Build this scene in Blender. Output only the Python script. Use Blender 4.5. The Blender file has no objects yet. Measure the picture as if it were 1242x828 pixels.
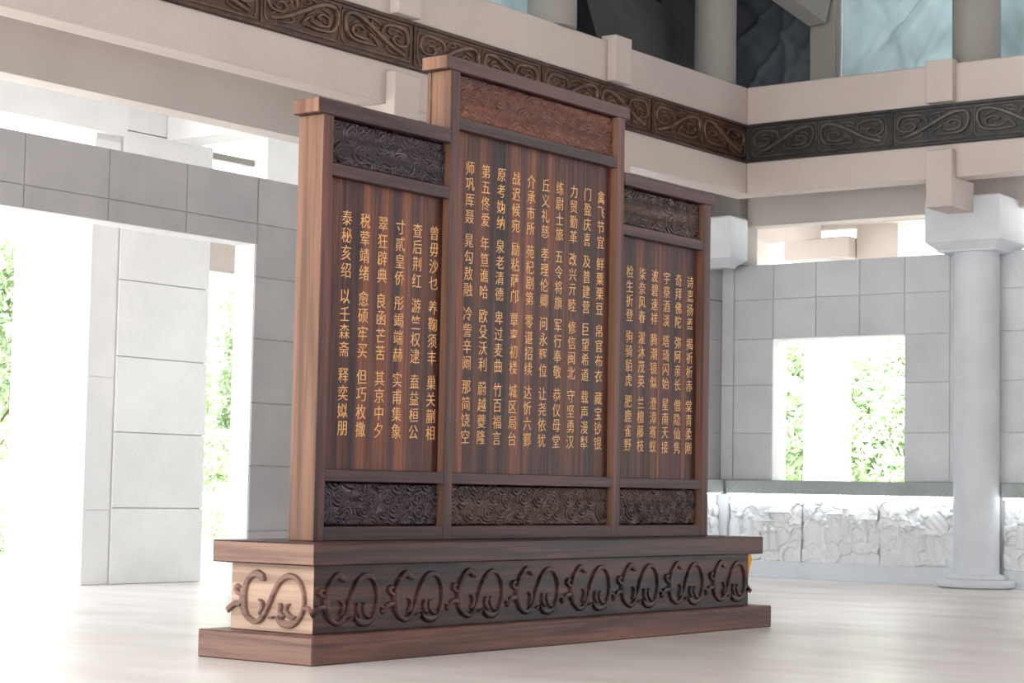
import bpy, bmesh, math, random
import numpy as np
from mathutils import Matrix, Vector

C = bpy.context.scene.collection
S = bpy.context.scene
RAD = math.radians

# ------------------------------------------------------------------ camera
YAW, PITCH, ROLL, FPX = 36.7486, 4.2234, 1.05649, 2443.27
CAM = Vector((-12.6348, -11.4588, 1.5))
y_, p_, r_ = RAD(YAW), RAD(PITCH), RAD(ROLL)
fw = Vector((math.cos(y_) * math.cos(p_), math.sin(y_) * math.cos(p_), math.sin(p_)))
rt = Vector((math.sin(y_), -math.cos(y_), 0))
up = rt.cross(fw)
r2 = math.cos(r_) * rt + math.sin(r_) * up
u2 = -math.sin(r_) * rt + math.cos(r_) * up
cd = bpy.data.cameras.new('camera'); cam = bpy.data.objects.new('camera', cd); C.objects.link(cam)
cam.matrix_world = Matrix(((r2.x, u2.x, -fw.x, CAM.x), (r2.y, u2.y, -fw.y, CAM.y), (r2.z, u2.z, -fw.z, CAM.z), (0, 0, 0, 1)))
cd.sensor_width = 36; cd.lens = FPX * 36 / 1242; cd.clip_end = 500
S.camera = cam

# ------------------------------------------------------------------ sky, sun, exposure
w = bpy.data.worlds.new('sky'); S.world = w; w.use_nodes = True
bg = w.node_tree.nodes['Background']
bg.inputs['Color'].default_value = (0.93, 0.97, 1.0, 1); bg.inputs['Strength'].default_value = 2.6
sd = bpy.data.lights.new('sun', 'SUN'); sun = bpy.data.objects.new('sun', sd); C.objects.link(sun)
sd.energy = 15.0; sd.angle = RAD(3); sd.color = (1, 0.97, 0.92)
sun.rotation_euler = Vector((-0.30, -0.26, 0.92)).to_track_quat('Z', 'Y').to_euler()
S.view_settings.view_transform = 'Standard'; S.view_settings.look = 'None'
S.view_settings.gamma = 1; S.view_settings.use_curve_mapping = False
S.view_settings.exposure = 0.25
S.cycles.max_bounces = 10; S.cycles.diffuse_bounces = 6; S.cycles.glossy_bounces = 3
S.cycles.use_denoising = True

# ------------------------------------------------------------------ materials
def newmat(name):
    m = bpy.data.materials.new(name); m.use_nodes = True
    nt = m.node_tree; b = nt.nodes['Principled BSDF']
    return m, nt, b
def N(nt, t, **k):
    n = nt.nodes.new(t)
    for a, v in k.items(): setattr(n, a, v)
    return n
def ramp(nt, stops):
    r = N(nt, 'ShaderNodeValToRGB'); e = r.color_ramp.elements
    while len(e) < len(stops): e.new(0.5)
    for i, (p, c) in enumerate(stops): e[i].position = p; e[i].color = (*c, 1)
    return r
def objrand(nt, color_socket, amt, out):
    oi = N(nt, 'ShaderNodeObjectInfo'); mr = N(nt, 'ShaderNodeMapRange')
    mr.inputs['To Min'].default_value = 1 - amt; mr.inputs['To Max'].default_value = 1 + amt
    nt.links.new(oi.outputs['Random'], mr.inputs['Value'])
    hs = N(nt, 'ShaderNodeHueSaturation'); nt.links.new(mr.outputs[0], hs.inputs['Value'])
    nt.links.new(color_socket, hs.inputs['Color']); nt.links.new(hs.outputs[0], out)
def wood(name, cols, axis='x', rough=0.42, rnd=0.12, bump=0.15, gs=1.0):
    m, nt, b = newmat(name)
    tc = N(nt, 'ShaderNodeTexCoord'); mp = N(nt, 'ShaderNodeMapping')
    geo = N(nt, 'ShaderNodeNewGeometry')
    sc = {'x': (0.35, 9, 9), 'y': (9, 0.35, 9), 'z': (9, 9, 0.3)}[axis]
    mp.inputs['Scale'].default_value = tuple(q * gs for q in sc)
    nt.links.new(geo.outputs['Position'], mp.inputs['Vector'])
    n1 = N(nt, 'ShaderNodeTexNoise'); n1.inputs['Scale'].default_value = 1.0; n1.inputs['Detail'].default_value = 5
    n1.inputs['Distortion'].default_value = 0.6
    nt.links.new(mp.outputs[0], n1.inputs['Vector'])
    mp2 = N(nt, 'ShaderNodeMapping'); mp2.inputs['Scale'].default_value = tuple(s * 5 for s in sc)
    nt.links.new(geo.outputs['Position'], mp2.inputs['Vector'])
    n2 = N(nt, 'ShaderNodeTexNoise'); n2.inputs['Scale'].default_value = 1.0; n2.inputs['Detail'].default_value = 3
    nt.links.new(mp2.outputs[0], n2.inputs['Vector'])
    mx = N(nt, 'ShaderNodeMix'); mx.inputs['Factor'].default_value = 0.28
    nt.links.new(n1.outputs[0], mx.inputs[2]); nt.links.new(n2.outputs[0], mx.inputs[3])
    r = ramp(nt, [(0.38, cols[0]), (0.49, cols[1]), (0.60, cols[2])])
    b.inputs['Specular IOR Level'].default_value = 0.5 if 'carving' in name else (0.2 if 'board' in name else 0.3)
    nt.links.new(mx.outputs[0], r.inputs[0])
    objrand(nt, r.outputs[0], rnd, b.inputs['Base Color'])
    bp = N(nt, 'ShaderNodeBump'); bp.inputs['Strength'].default_value = bump; bp.inputs['Distance'].default_value = 0.004
    nt.links.new(n2.outputs[0], bp.inputs['Height']); nt.links.new(bp.outputs[0], b.inputs['Normal'])
    b.inputs['Roughness'].default_value = rough
    return m
def stone(name, c1, c2, rough=0.6, scale=60, rnd=0.04, big=1.2, bump=0.1, stain=None):
    m, nt, b = newmat(name)
    geo = N(nt, 'ShaderNodeNewGeometry')
    n1 = N(nt, 'ShaderNodeTexNoise'); n1.inputs['Scale'].default_value = scale; n1.inputs['Detail'].default_value = 2
    n2 = N(nt, 'ShaderNodeTexNoise'); n2.inputs['Scale'].default_value = big; n2.inputs['Detail'].default_value = 4
    for n in (n1, n2): nt.links.new(geo.outputs['Position'], n.inputs['Vector'])
    mx = N(nt, 'ShaderNodeMix'); mx.inputs['Factor'].default_value = 0.5
    nt.links.new(n1.outputs[0], mx.inputs[2]); nt.links.new(n2.outputs[0], mx.inputs[3])
    r = ramp(nt, [(0.36, c1), (0.62, c2)])
    nt.links.new(mx.outputs[0], r.inputs[0])
    objrand(nt, r.outputs[0], rnd, b.inputs['Base Color'])
    bp = N(nt, 'ShaderNodeBump'); bp.inputs['Strength'].default_value = bump; bp.inputs['Distance'].default_value = 0.003
    nt.links.new(n1.outputs[0], bp.inputs['Height']); nt.links.new(bp.outputs[0], b.inputs['Normal'])
    b.inputs['Roughness'].default_value = rough
    return m
def plain(name, c, rough=0.6, metal=0, emit=None, es=0):
    m, nt, b = newmat(name)
    b.inputs['Base Color'].default_value = (*c, 1); b.inputs['Roughness'].default_value = rough; b.inputs['Metallic'].default_value = metal
    if emit: b.inputs['Emission Color'].default_value = (*emit, 1); b.inputs['Emission Strength'].default_value = es
    return m

M = {}
RW = [(0.085, 0.030, 0.028), (0.185, 0.078, 0.058), (0.34, 0.150, 0.090)]
M['post'] = wood('rosewood_post', [(0.042, 0.018, 0.018), (0.092, 0.037, 0.033), (0.178, 0.068, 0.047)], 'z')
M['rail'] = wood('rosewood_rail', [(0.039, 0.017, 0.020), (0.072, 0.033, 0.035), (0.116, 0.051, 0.049)], 'x')
M['board'] = wood('rosewood_board', [(0.032, 0.012, 0.015), (0.093, 0.033, 0.026), (0.235, 0.080, 0.038)], 'z', rough=0.36, rnd=0.28, gs=0.55)
M['dark_x'] = wood('dark_rosewood', [(0.019, 0.011, 0.012), (0.046, 0.021, 0.022), (0.100, 0.041, 0.032)], 'x', rough=0.36)
M['base_x'] = wood('plinth_rosewood', [(0.072, 0.035, 0.031), (0.133, 0.061, 0.049), (0.202, 0.090, 0.065)], 'x')
M['end_y'] = wood('lit_end_wood', [(0.409, 0.270, 0.200), (0.539, 0.363, 0.265), (0.651, 0.456, 0.335)], 'y', rnd=0.02)  # paler copy of the plinth wood; strong left light painted into the end
M['base_y'] = wood('lit_base_end_wood', [(0.179, 0.104, 0.087), (0.268, 0.160, 0.125), (0.342, 0.208, 0.152)], 'y', rnd=0.02)  # lighter wood carries the side light on base and cornice ends
M['side'] = wood('lit_side_wood', [(0.146, 0.076, 0.050), (0.218, 0.112, 0.073), (0.279, 0.151, 0.095)], 'z', rnd=0.02)  # light from the left painted in as lighter wood on left-facing sides
M['cloud_dark'] = wood('purple_dark_carving', [(0.018, 0.009, 0.017), (0.034, 0.017, 0.028), (0.058, 0.028, 0.034)], 'x', rough=0.2, rnd=0.05)
M['cloud_mid'] = wood('brown_carving', [(0.037, 0.018, 0.017), (0.061, 0.030, 0.024), (0.093, 0.044, 0.032)], 'x', rough=0.24, rnd=0.05)
M['cloud_red'] = wood('red_brown_carving', [(0.106, 0.039, 0.029), (0.164, 0.060, 0.040), (0.249, 0.089, 0.048)], 'x', rough=0.36, rnd=0.05)
M['gold'] = plain('gold_leaf_paint', (0.918, 0.512, 0.216), 0.45, 0.15)
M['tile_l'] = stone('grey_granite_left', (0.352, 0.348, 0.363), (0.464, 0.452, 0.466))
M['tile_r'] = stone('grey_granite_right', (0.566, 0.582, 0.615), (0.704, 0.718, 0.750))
M['backing'] = stone('wall_core', (0.60, 0.60, 0.60), (0.70, 0.70, 0.70))
M['joint'] = plain('dark_joint', (0.20, 0.19, 0.19), 0.9)
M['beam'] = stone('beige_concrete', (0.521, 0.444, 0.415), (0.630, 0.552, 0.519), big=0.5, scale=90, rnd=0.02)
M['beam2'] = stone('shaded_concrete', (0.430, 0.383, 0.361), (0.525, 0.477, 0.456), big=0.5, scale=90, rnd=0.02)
M['pillar'] = stone('grey_beige_column', (0.263, 0.249, 0.230), (0.336, 0.318, 0.296), big=0.6, scale=90, rnd=0.02)
M['column'] = stone('pale_granite_column', (0.587, 0.618, 0.657), (0.705, 0.733, 0.769), scale=90, rnd=0.02)
M['outer'] = stone('pale_outer_stone', (0.725, 0.730, 0.740), (0.823, 0.825, 0.833), rnd=0.03)
M['bronze'] = stone('aged_bronze', (0.036, 0.017, 0.012), (0.10, 0.046, 0.030), rough=0.42, scale=14, big=2.2, rnd=0.05)
M['bronze_hi'] = stone('lighter_bronze', (0.07, 0.040, 0.030), (0.20, 0.105, 0.066), rough=0.38, scale=10, big=2.2, rnd=0.05)  # lighter tone for the raised scrolls
M['bronze_b'] = stone('black_bronze', (0.022, 0.023, 0.025), (0.05, 0.048, 0.048), rough=0.42, scale=14, big=2.2, rnd=0.05)
M['bronze_b_hi'] = stone('grey_bronze', (0.055, 0.056, 0.058), (0.14, 0.11, 0.09), rough=0.38, scale=10, big=2.2, rnd=0.05)
for k in ('bronze', 'bronze_hi', 'bronze_b', 'bronze_b_hi'): M[k].node_tree.nodes['Principled BSDF'].inputs['Metallic'].default_value = 0.35
M['white_relief'] = stone('white_relief_stone', (0.66, 0.68, 0.70), (0.78, 0.80, 0.82), scale=40)
M['ledge'] = stone('green_grey_ledge', (0.297, 0.333, 0.321), (0.396, 0.433, 0.435), scale=40)
M['led'] = plain('led_strip', (1, 1, 1), 0.5, 0, (0.96, 0.99, 1.0), 14)
def cloth(name, c, trans):
    m, nt, b = newmat(name)
    b.inputs['Base Color'].default_value = (*c, 1); b.inputs['Roughness'].default_value = 0.7
    geo = N(nt, 'ShaderNodeNewGeometry')
    n = N(nt, 'ShaderNodeTexNoise'); n.inputs['Scale'].default_value = 1.1; n.inputs['Detail'].default_value = 4
    nt.links.new(geo.outputs['Position'], n.inputs['Vector'])
    r = ramp(nt, [(0.35, tuple(x * 0.82 for x in c)), (0.65, tuple(min(1, x * 1.1) for x in c))])
    nt.links.new(n.outputs[0], r.inputs[0]); nt.links.new(r.outputs[0], b.inputs['Base Color'])
    if trans:
        t = N(nt, 'ShaderNodeBsdfTranslucent'); nt.links.new(r.outputs[0], t.inputs['Color'])
        mx = N(nt, 'ShaderNodeMixShader'); mx.inputs[0].default_value = trans
        o = nt.nodes['Material Output']
        nt.links.new(b.outputs[0], mx.inputs[1]); nt.links.new(t.outputs[0], mx.inputs[2]); nt.links.new(mx.outputs[0], o.inputs[0])
    return m
M['teal'] = cloth('teal_dust_sheet', (0.567, 0.670, 0.698), 0.4)
M['navy'] = cloth('dark_blue_dust_sheet', (0.085, 0.10, 0.12), 0)
M['grey_sheet'] = cloth('dark_grey_dust_sheet', (0.055, 0.058, 0.060), 0)
M['yellow'] = cloth('yellow_cloth', (0.95, 0.42, 0.02), 0)
M['leaf'] = stone('washed_out_leaf', (0.438, 0.582, 0.367), (0.657, 0.741, 0.552), scale=3, rnd=0.1)  # leaves paled so that outdoor haze and glare sit in the colour
M['trunk'] = plain('bark', (0.30, 0.25, 0.20), 0.9)
M['ground'] = stone('pale_ground', (0.66, 0.66, 0.62), (0.78, 0.78, 0.75), scale=4)
# floor: pale polished stone with faint uneven streaks
def floor_mat():
    m, nt, b = newmat('polished_floor_stone')
    geo = N(nt, 'ShaderNodeNewGeometry'); mp = N(nt, 'ShaderNodeMapping')
    mp.inputs['Rotation'].default_value = (0, 0, RAD(-50)); mp.inputs['Scale'].default_value = (0.8, 0.4, 1)
    nt.links.new(geo.outputs['Position'], mp.inputs['Vector'])
    n = N(nt, 'ShaderNodeTexNoise'); n.inputs['Scale'].default_value = 1.3; n.inputs['Detail'].default_value = 6
    nt.links.new(mp.outputs[0], n.inputs['Vector'])
    r = ramp(nt, [(0.33, (0.65, 0.61, 0.58)), (0.5, (0.73, 0.70, 0.675)), (0.7, (0.80, 0.785, 0.77))])
    nt.links.new(n.outputs[0], r.inputs[0]); nt.links.new(r.outputs[0], b.inputs['Base Color'])
    mr = N(nt, 'ShaderNodeMapRange'); mr.inputs['To Min'].default_value = 0.40; mr.inputs['To Max'].default_value = 0.26
    nt.links.new(n.outputs[0], mr.inputs['Value']); nt.links.new(mr.outputs[0], b.inputs['Roughness'])
    return m
M['floor'] = floor_mat()

# ------------------------------------------------------------------ mesh helpers
class MB:
    def __init__(s): s.v = []; s.f = []
    def add(s, vs, fs):
        k = len(s.v); s.v += [tuple(v) for v in vs]; s.f += [tuple(i + k for i in f) for f in fs]
    def box(s, a, b, bev=0.0):
        (x0, y0, z0), (x1, y1, z1) = [min(p, q) for p, q in zip(a, b)], [max(p, q) for p, q in zip(a, b)]
        if bev <= 0:
            s.add([(x0, y0, z0), (x1, y0, z0), (x1, y1, z0), (x0, y1, z0), (x0, y0, z1), (x1, y0, z1), (x1, y1, z1), (x0, y1, z1)],
                  [(0, 3, 2, 1), (4, 5, 6, 7), (0, 1, 5, 4), (1, 2, 6, 5), (2, 3, 7, 6), (3, 0, 4, 7)])
            return
        bm = bmesh.new(); bmesh.ops.create_cube(bm, size=1)
        for v in bm.verts:
            v.co = Vector(((x0 + x1) / 2 + v.co.x * (x1 - x0), (y0 + y1) / 2 + v.co.y * (y1 - y0), (z0 + z1) / 2 + v.co.z * (z1 - z0)))
        bmesh.ops.bevel(bm, geom=bm.edges[:], offset=bev, segments=1, affect='EDGES')
        bm.verts.index_update()
        s.add([v.co[:] for v in bm.verts], [[v.index for v in f.verts] for f in bm.faces]); bm.free()
    def lathe(s, cx, cy, prof, n=40):
        k0 = len(s.v)
        for r, z in prof:
            for i in range(n):
                a = 2 * math.pi * i / n; s.v.append((cx + r * math.cos(a), cy + r * math.sin(a), z))
        for j in range(len(prof) - 1):
            for i in range(n):
                i2 = (i + 1) % n; s.f.append((k0 + j * n + i, k0 + j * n + i2, k0 + (j + 1) * n + i2, k0 + (j + 1) * n + i))
        s.f.append(tuple(k0 + i for i in reversed(range(n)))); s.f.append(tuple(k0 + (len(prof) - 1) * n + i for i in range(n)))
    def prism(s, poly, y0, y1, axis='y'):
        n = len(poly)
        f = (lambda p, t: (p[0], t, p[1])) if axis == 'y' else (lambda p, t: (t, p[0], p[1]))
        vs = [f(p, y0) for p in poly] + [f(p, y1) for p in poly]
        fs = [tuple(range(n)), tuple(reversed(range(n, 2 * n)))] + [(i, i + n, (i + 1) % n + n, (i + 1) % n) for i in range(n)]
        s.add(vs, fs)
    def ribbon(s, pts, wid, h, O, X, Y, Z, sub=6):
        """flat-topped rounded band along a smooth line; pts in (x,y) of the frame O,X,Y; Z is the raised side"""
        P = [Vector((p[0], p[1])) for p in pts]
        W = wid if isinstance(wid, (list, tuple)) else [wid] * len(P)
        path = []; ws = []
        n = len(P)
        for i in range(n - 1):
            p0 = P[max(i - 1, 0)]; p1 = P[i]; p2 = P[i + 1]; p3 = P[min(i + 2, n - 1)]
            for j in range(sub):
                t = j / sub
                q = 0.5 * ((2 * p1) + (p2 - p0) * t + (2 * p0 - 5 * p1 + 4 * p2 - p3) * t * t + (3 * p1 - p0 - 3 * p2 + p3) * t ** 3)
                path.append(q); ws.append(W[i] * (1 - t) + W[i + 1] * t)
        path.append(P[-1]); ws.append(W[-1])
        prof = [(-1, 0), (-0.88, 0.8), (-0.6, 1.0), (0.6, 1.0), (0.88, 0.8), (1, 0)]
        k = len(s.v); m = len(prof)
        for i, q in enumerate(path):
            a = path[max(i - 1, 0)]; b = path[min(i + 1, len(path) - 1)]
            d = (b - a); d = d.normalized() if d.length > 1e-9 else Vector((1, 0)); nn = Vector((-d.y, d.x))
            hh = h * (0.35 if i in (0, len(path) - 1) else (0.8 if i in (1, len(path) - 2) else 1))
            for a_, b_ in prof:
                c = q + nn * (a_ * ws[i] * 0.5)
                s.v.append(tuple(O + X * c.x + Y * c.y + Z * (b_ * hh)))
        for i in range(len(path) - 1):
            for j in range(m - 1):
                a = k + i * m + j; s.f.append((a, a + 1, a + m + 1, a + m))
        s.f.append(tuple(k + j for j in range(m))); s.f.append(tuple(k + (len(path) - 1) * m + j for j in reversed(range(m))))
    def mesh(s, name, mat, smooth=False):
        me = bpy.data.meshes.new(name); me.from_pydata(s.v, [], s.f); me.update()
        bm = bmesh.new(); bm.from_mesh(me); bmesh.ops.recalc_face_normals(bm, faces=bm.faces[:]); bm.to_mesh(me); bm.free()
        me.materials.append(mat)
        if smooth:
            me.polygons.foreach_set('use_smooth', [True] * len(me.polygons))
            try: me.set_sharp_from_angle(angle=RAD(40))
            except Exception: pass
        return me
    def build(s, name, mat, parent=None, smooth=False):
        return link(name, s.mesh(name, mat, smooth), parent)
def link(name, me, parent=None, loc=None):
    o = bpy.data.objects.new(name, me); C.objects.link(o)
    if parent: o.parent = parent
    if loc is not None:
        o.location = loc
    return o
def tag(o, label=None, cat=None, group=None, kind=None):
    if label: o['label'] = label
    if cat: o['category'] = cat
    if group: o['group'] = group
    if kind: o['kind'] = kind
    return o
def thing(name, label, cat, group=None):
    o = bpy.data.objects.new(name, None); C.objects.link(o)
    return tag(o, label, cat, group)
def box(name, a, b, mat, parent=None, bev=0.0):
    m = MB(); m.box(a, b, bev); return m.build(name, mat, parent)
def struct(name, mb, mat, parent=None, smooth=False):
    o = mb.build(name, mat, parent, smooth)
    if not parent: o['kind'] = 'structure'
    return o

# ------------------------------------------------------------------ floor, ground, roof
m = MB(); m.box((-22, -17, -0.25), (25.5, 21.5, 0)); struct('floor', m, M['floor'])
m = MB(); m.box((-90, -90, -0.9), (120, 120, -0.4)); g = m.build('ground', M['ground']); tag(g, kind='structure')
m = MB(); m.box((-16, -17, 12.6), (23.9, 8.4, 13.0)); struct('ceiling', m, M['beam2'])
m = MB(); m.box((-14, 8.32, 7.6), (20.05, 11.6, 7.9)); m.box((20.12, -12, 7.6), (23.6, 12.4, 7.9)); struct('aisle_ceiling_added', m, M['outer'])  # unseen roof strips, added and cut back to tune shade in the aisles
m = MB(); m.box((-16, -17.4, -0.05), (20.4, -17, 12.6)); struct('wall_back_added', m, M['tile_l'])  # unseen wall behind the camera, added to keep the screen front dim

# ------------------------------------------------------------------ tiled walls
WU, WV = 19.78, 7.85
COURSES = [0.0, 0.88, 1.77, 2.63, 3.51, 4.36, 5.09, 5.74]
tile_cache = {}
def tile(name, axis, a0, a1, z0, z1, parent, mat, plane, thick=0.03, sgn=1):
    """stone facing slab. axis 'u' lies on a v-plane, axis 'v' on a u-plane; sgn=1 the room is on the smaller side"""
    g_ = 0.006
    key = (axis, round(a1 - a0, 3), round(z1 - z0, 3), mat.name, thick, sgn)
    if key not in tile_cache:
        mb = MB(); W_, H_ = a1 - a0 - g_ * 2, z1 - z0 - g_ * 2; b_ = 0.007
        fr = [(0, 0), (W_, 0), (W_, H_), (0, H_)]; inn = [(b_, b_), (W_ - b_, b_), (W_ - b_, H_ - b_), (b_, H_ - b_)]
        P = (lambda p, d: (p[0], d * sgn, p[1])) if axis == 'u' else (lambda p, d: (d * sgn, p[0], p[1]))
        vs = [P(p, thick) for p in fr] + [P(p, b_) for p in fr] + [P(p, 0) for p in inn]
        fs = []
        for i in range(4):
            j = (i + 1) % 4; fs.append((i, j, j + 4, i + 4)); fs.append((i + 4, j + 4, j + 8, i + 8))
        fs.append((8, 9, 10, 11)); fs.append((3, 2, 1, 0))
        mb.add(vs, fs); tile_cache[key] = mb.mesh(name, mat)
    loc = (a0 + g_, plane, z0 + g_) if axis == 'u' else (plane, a0 + g_, z0 + g_)
    return link(name, tile_cache[key], parent, loc)
def tiled(parent, axis, plane, cuts, zs, mat, hole=None, name='stone_tile'):
    for i in range(len(cuts) - 1):
        for j in range(len(zs) - 1):
            a0, a1, z0, z1 = cuts[i], cuts[i + 1], zs[j], zs[j + 1]
            if hole:
                h0, h1, hz0, hz1 = hole
                if a0 >= h0 - 0.02 and a1 <= h1 + 0.02 and z1 > hz0 and z0 < hz1:
                    if z0 < hz0 - 0.05: z1 = hz0
                    elif z1 > hz1 + 0.05: z0 = hz1
                    else: continue
            tile(name, axis, a0, a1, z0, z1, parent, mat, plane)
# right-hand wall (plane u = WU)
m = MB(); T = 0.50; f0 = WU + 0.024
m.box((f0, 6.77, 0), (f0 + T, 8.35, 5.74)); m.box((f0, 4.14, 0), (f0 + T, 6.77, 1.77)); m.box((f0, 4.14, 4.36), (f0 + T, 6.77, 5.74)); m.box((f0, -8, 0), (f0 + T, 4.14, 5.74))
wr = struct('wall_right', m, M['backing'])
cuts = [-8.0 + 0.0]; v = 4.14
lst = [7.59, 6.77, 5.89, 5.015, 4.14]
while v > -7.5: v -= 0.86; lst.append(round(v, 3))
lst = sorted(lst)
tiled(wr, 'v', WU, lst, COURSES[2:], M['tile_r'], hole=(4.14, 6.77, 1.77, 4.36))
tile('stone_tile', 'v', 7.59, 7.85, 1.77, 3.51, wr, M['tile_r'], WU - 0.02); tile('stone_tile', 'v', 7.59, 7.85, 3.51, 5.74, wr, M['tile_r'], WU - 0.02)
# left-hand wall (plane v = WV)
m = MB(); f0 = WV + 0.024; T = 0.37
m.box((7.3, f0, 0), (WU, f0 + T, 5.74)); m.box((-6.0, f0, 4.81), (7.3, f0 + T, 5.74)); m.box((-8.0, f0, 0), (-6.0, f0 + T, 5.74))
wl = struct('wall_left', m, M['backing'])
ul = [7.34 - 1.36 * k for k in range(0, 12)]; ul = sorted([round(x, 3) for x in ul if x > -7.9])
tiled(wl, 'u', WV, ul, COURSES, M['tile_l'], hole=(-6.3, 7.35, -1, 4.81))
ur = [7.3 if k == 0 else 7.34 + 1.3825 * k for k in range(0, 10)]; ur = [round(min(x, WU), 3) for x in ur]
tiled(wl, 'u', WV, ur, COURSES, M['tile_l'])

# ------------------------------------------------------------------ ledge, lit relief and skirting of the right wall
V_ENDS = [(7.62, 3.06), (2.26, -6.5)]
def heightfield(name, nx, nz, hfun, P, mat, parent):
    """P(x, z, h) -> point, x and z in 0..1"""
    X, Z = np.meshgrid(np.linspace(0, 1, nx), np.linspace(0, 1, nz))
    H = hfun(X, Z)
    co = np.array(P(X, Z, H)).reshape(3, -1).T
    i = np.arange((nz - 1) * (nx - 1)); r = i // (nx - 1); c = i % (nx - 1); a = r * nx + c
    q = np.stack([a, a + 1, a + nx + 1, a + nx], 1)
    me = bpy.data.meshes.new(name); me.vertices.add(len(co)); me.vertices.foreach_set('co', co.astype(np.float32).ravel())
    me.loops.add(len(q) * 4); me.loops.foreach_set('vertex_index', q.ravel().astype(np.int32))
    me.polygons.add(len(q)); me.polygons.foreach_set('loop_start', np.arange(0, len(q) * 4, 4, dtype=np.int32))
    me.polygons.foreach_set('use_smooth', [True] * len(q)); me.update(calc_edges=True); me.validate()
    me.materials.append(mat)
    return link(name, me, parent)
def vnoise(X, Z, seed, f):
    rg = np.random.RandomState(seed); G = rg.rand(64, 64)
    x = X * f % 63; z = Z * f % 63; xi = x.astype(int); zi = z.astype(int); tx = x - xi; tz = z - zi
    tx = tx * tx * (3 - 2 * tx); tz = tz * tz * (3 - 2 * tz)
    return (G[zi, xi] * (1 - tx) + G[zi, xi + 1] * tx) * (1 - tz) + (G[zi + 1, xi] * (1 - tx) + G[zi + 1, xi + 1] * tx) * tz
def figures(seed, L, Hh):
    def f(X, Z):
        rg = np.random.RandomState(seed); x = X * L; z = Z * Hh
        h = 0.012 * vnoise(x, z, seed, 9) + 0.006 * vnoise(x, z, seed + 1, 24)
        for k in range(46):          # hills, foliage balls and rocks laid from back to front
            cx = rg.rand() * L; cz = Hh * (0.95 - k / 46 * 0.95) + rg.randn() * 0.05; a = 0.08 + rg.rand() * 0.16; b = a * (0.5 + rg.rand() * 0.9)
            d = ((x - cx) / a) ** 2 + ((z - cz) / b) ** 2; d = d + 0.35 * (vnoise(x, z, seed + k, 14) - .5)
            top = 0.02 + 0.035 * rg.rand() + 0.02 * np.sqrt(np.clip(1 - d, 0, 1)) + 0.003 * np.sin(x * 40 + z * 50 * rg.rand())
            h = np.where((d < 1) & (z < Hh * 0.98), top, h)
        for k in range(5):           # standing figures: robe, shoulders, head
            cx = L * (0.12 + 0.76 * rg.rand()); cz = Hh * (0.12 + 0.35 * rg.rand()); s = 0.30 + 0.12 * rg.rand()
            t = np.clip((z - cz) / s, 0, 1); wd = s * (0.22 - 0.10 * t)
            body = (np.abs(x - cx) < wd) & (z > cz) & (z < cz + s)
            h = np.where(body, 0.055 + 0.03 * np.sqrt(np.clip(1 - ((x - cx) / wd) ** 2, 0, 1)) + 0.003 * np.sin((x - cx) * 90), h)
            d = ((x - cx) ** 2 + (z - cz - s - 0.05) ** 2) / 0.055 ** 2
            h = np.where(d < 1, 0.06 + 0.04 * np.sqrt(np.clip(1 - d, 0, 1)), h)
        for k in range(2):           # a roof or terrace with straight lines
            cx = L * rg.rand(); cz = Hh * (0.45 + 0.35 * rg.rand())
            r_ = (np.abs(x - cx) < 0.28 - (z - cz) * 1.5) & (z > cz) & (z < cz + 0.10)
            h = np.where(r_, 0.075 - (z - cz) * 0.25 + 0.004 * np.sin(x * 180), h)
            for t_ in (-.18, 0, .18): h = np.where((np.abs(x - cx - t_) < 0.014) & (z > cz - 0.22) & (z <= cz), 0.05, h)
        return h
    return f
for k, (va, vb) in enumerate(V_ENDS):
    m = MB(); m.box((WU - 0.19, vb, 1.52), (WU + 0.02, va, 1.77), 0.012); o = m.build('trim_%d' % (k + 1), M['ledge']); tag(o, kind='structure')
    m = MB(); m.box((WU - 0.18, vb + 0.03, 1.495), (WU - 0.135, va - 0.03, 1.52)); lo = m.build('light_strip', M['led'], o)
    lo['label'] = 'glowing white light strip under the ledge'
    m = MB(); m.box((WU - 0.085, vb, 0.0), (WU + 0.02, va, 0.31), 0.008); m.box((WU - 0.16, vb, 0.0), (WU - 0.085, va, 0.05), 0.008)
    o = m.build('baseboard_right' if k == 0 else 'baseboard_right.001', M['column']); tag(o, kind='structure')
    nsl = max(1, round((va - vb) / 1.52)); L = (va - vb) / nsl
    root = thing('stone_relief', ['long white carved stone relief left of the round column, glowing under the ledge',
                                  'white carved stone relief right of the round column at the frame edge'][k], 'relief', 'lit wall reliefs under the ledge')
    for j in range(nsl):
        v0 = va - j * L
        if v0 < 0: break
        heightfield('relief_slab', 190, 120, figures(11 + j + 7 * k, L - 0.012, 1.18),
                    lambda X, Z, H, v0=v0, L=L: (WU - 0.02 - H * 1.3, v0 - 0.006 - X * (L - 0.012), 0.31 + Z * 1.2), M['white_relief'], root)
        box('slab_back', (WU - 0.018, v0 - L + 0.004, 0.31), (WU + 0.02, v0 - 0.004, 1.515), M['white_relief'], root)
# short length of ledge and relief on the left wall behind the screen
m = MB(); m.box((9.9, WV - 0.19, 1.52), (WU - 0.195, WV + 0.02, 1.77), 0.012); tl = m.build('trim_3', M['ledge']); tag(tl, kind='structure')
m = MB(); m.box((10, WV - 0.18, 1.495), (WU - 0.3, WV - 0.135, 1.52)); lo = m.build('light_strip', M['led'], tl); lo['label'] = 'glowing white light strip under the ledge'
m = MB(); m.box((9.9, WV - 0.085, 0.0), (WU - 0.17, WV + 0.02, 0.31), 0.008); o = m.build('baseboard_left', M['column']); tag(o, kind='structure')
root = thing('stone_relief', 'sliver of white carved relief between the wooden screen and the corner', 'relief', 'lit wall reliefs under the ledge')
heightfield('relief_slab', 190, 120, figures(40, 1.5, 1.18), lambda X, Z, H: (18.1 + X * 1.5, WV - 0.02 - H * 1.3, 0.31 + Z * 1.2), M['white_relief'], root)
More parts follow.
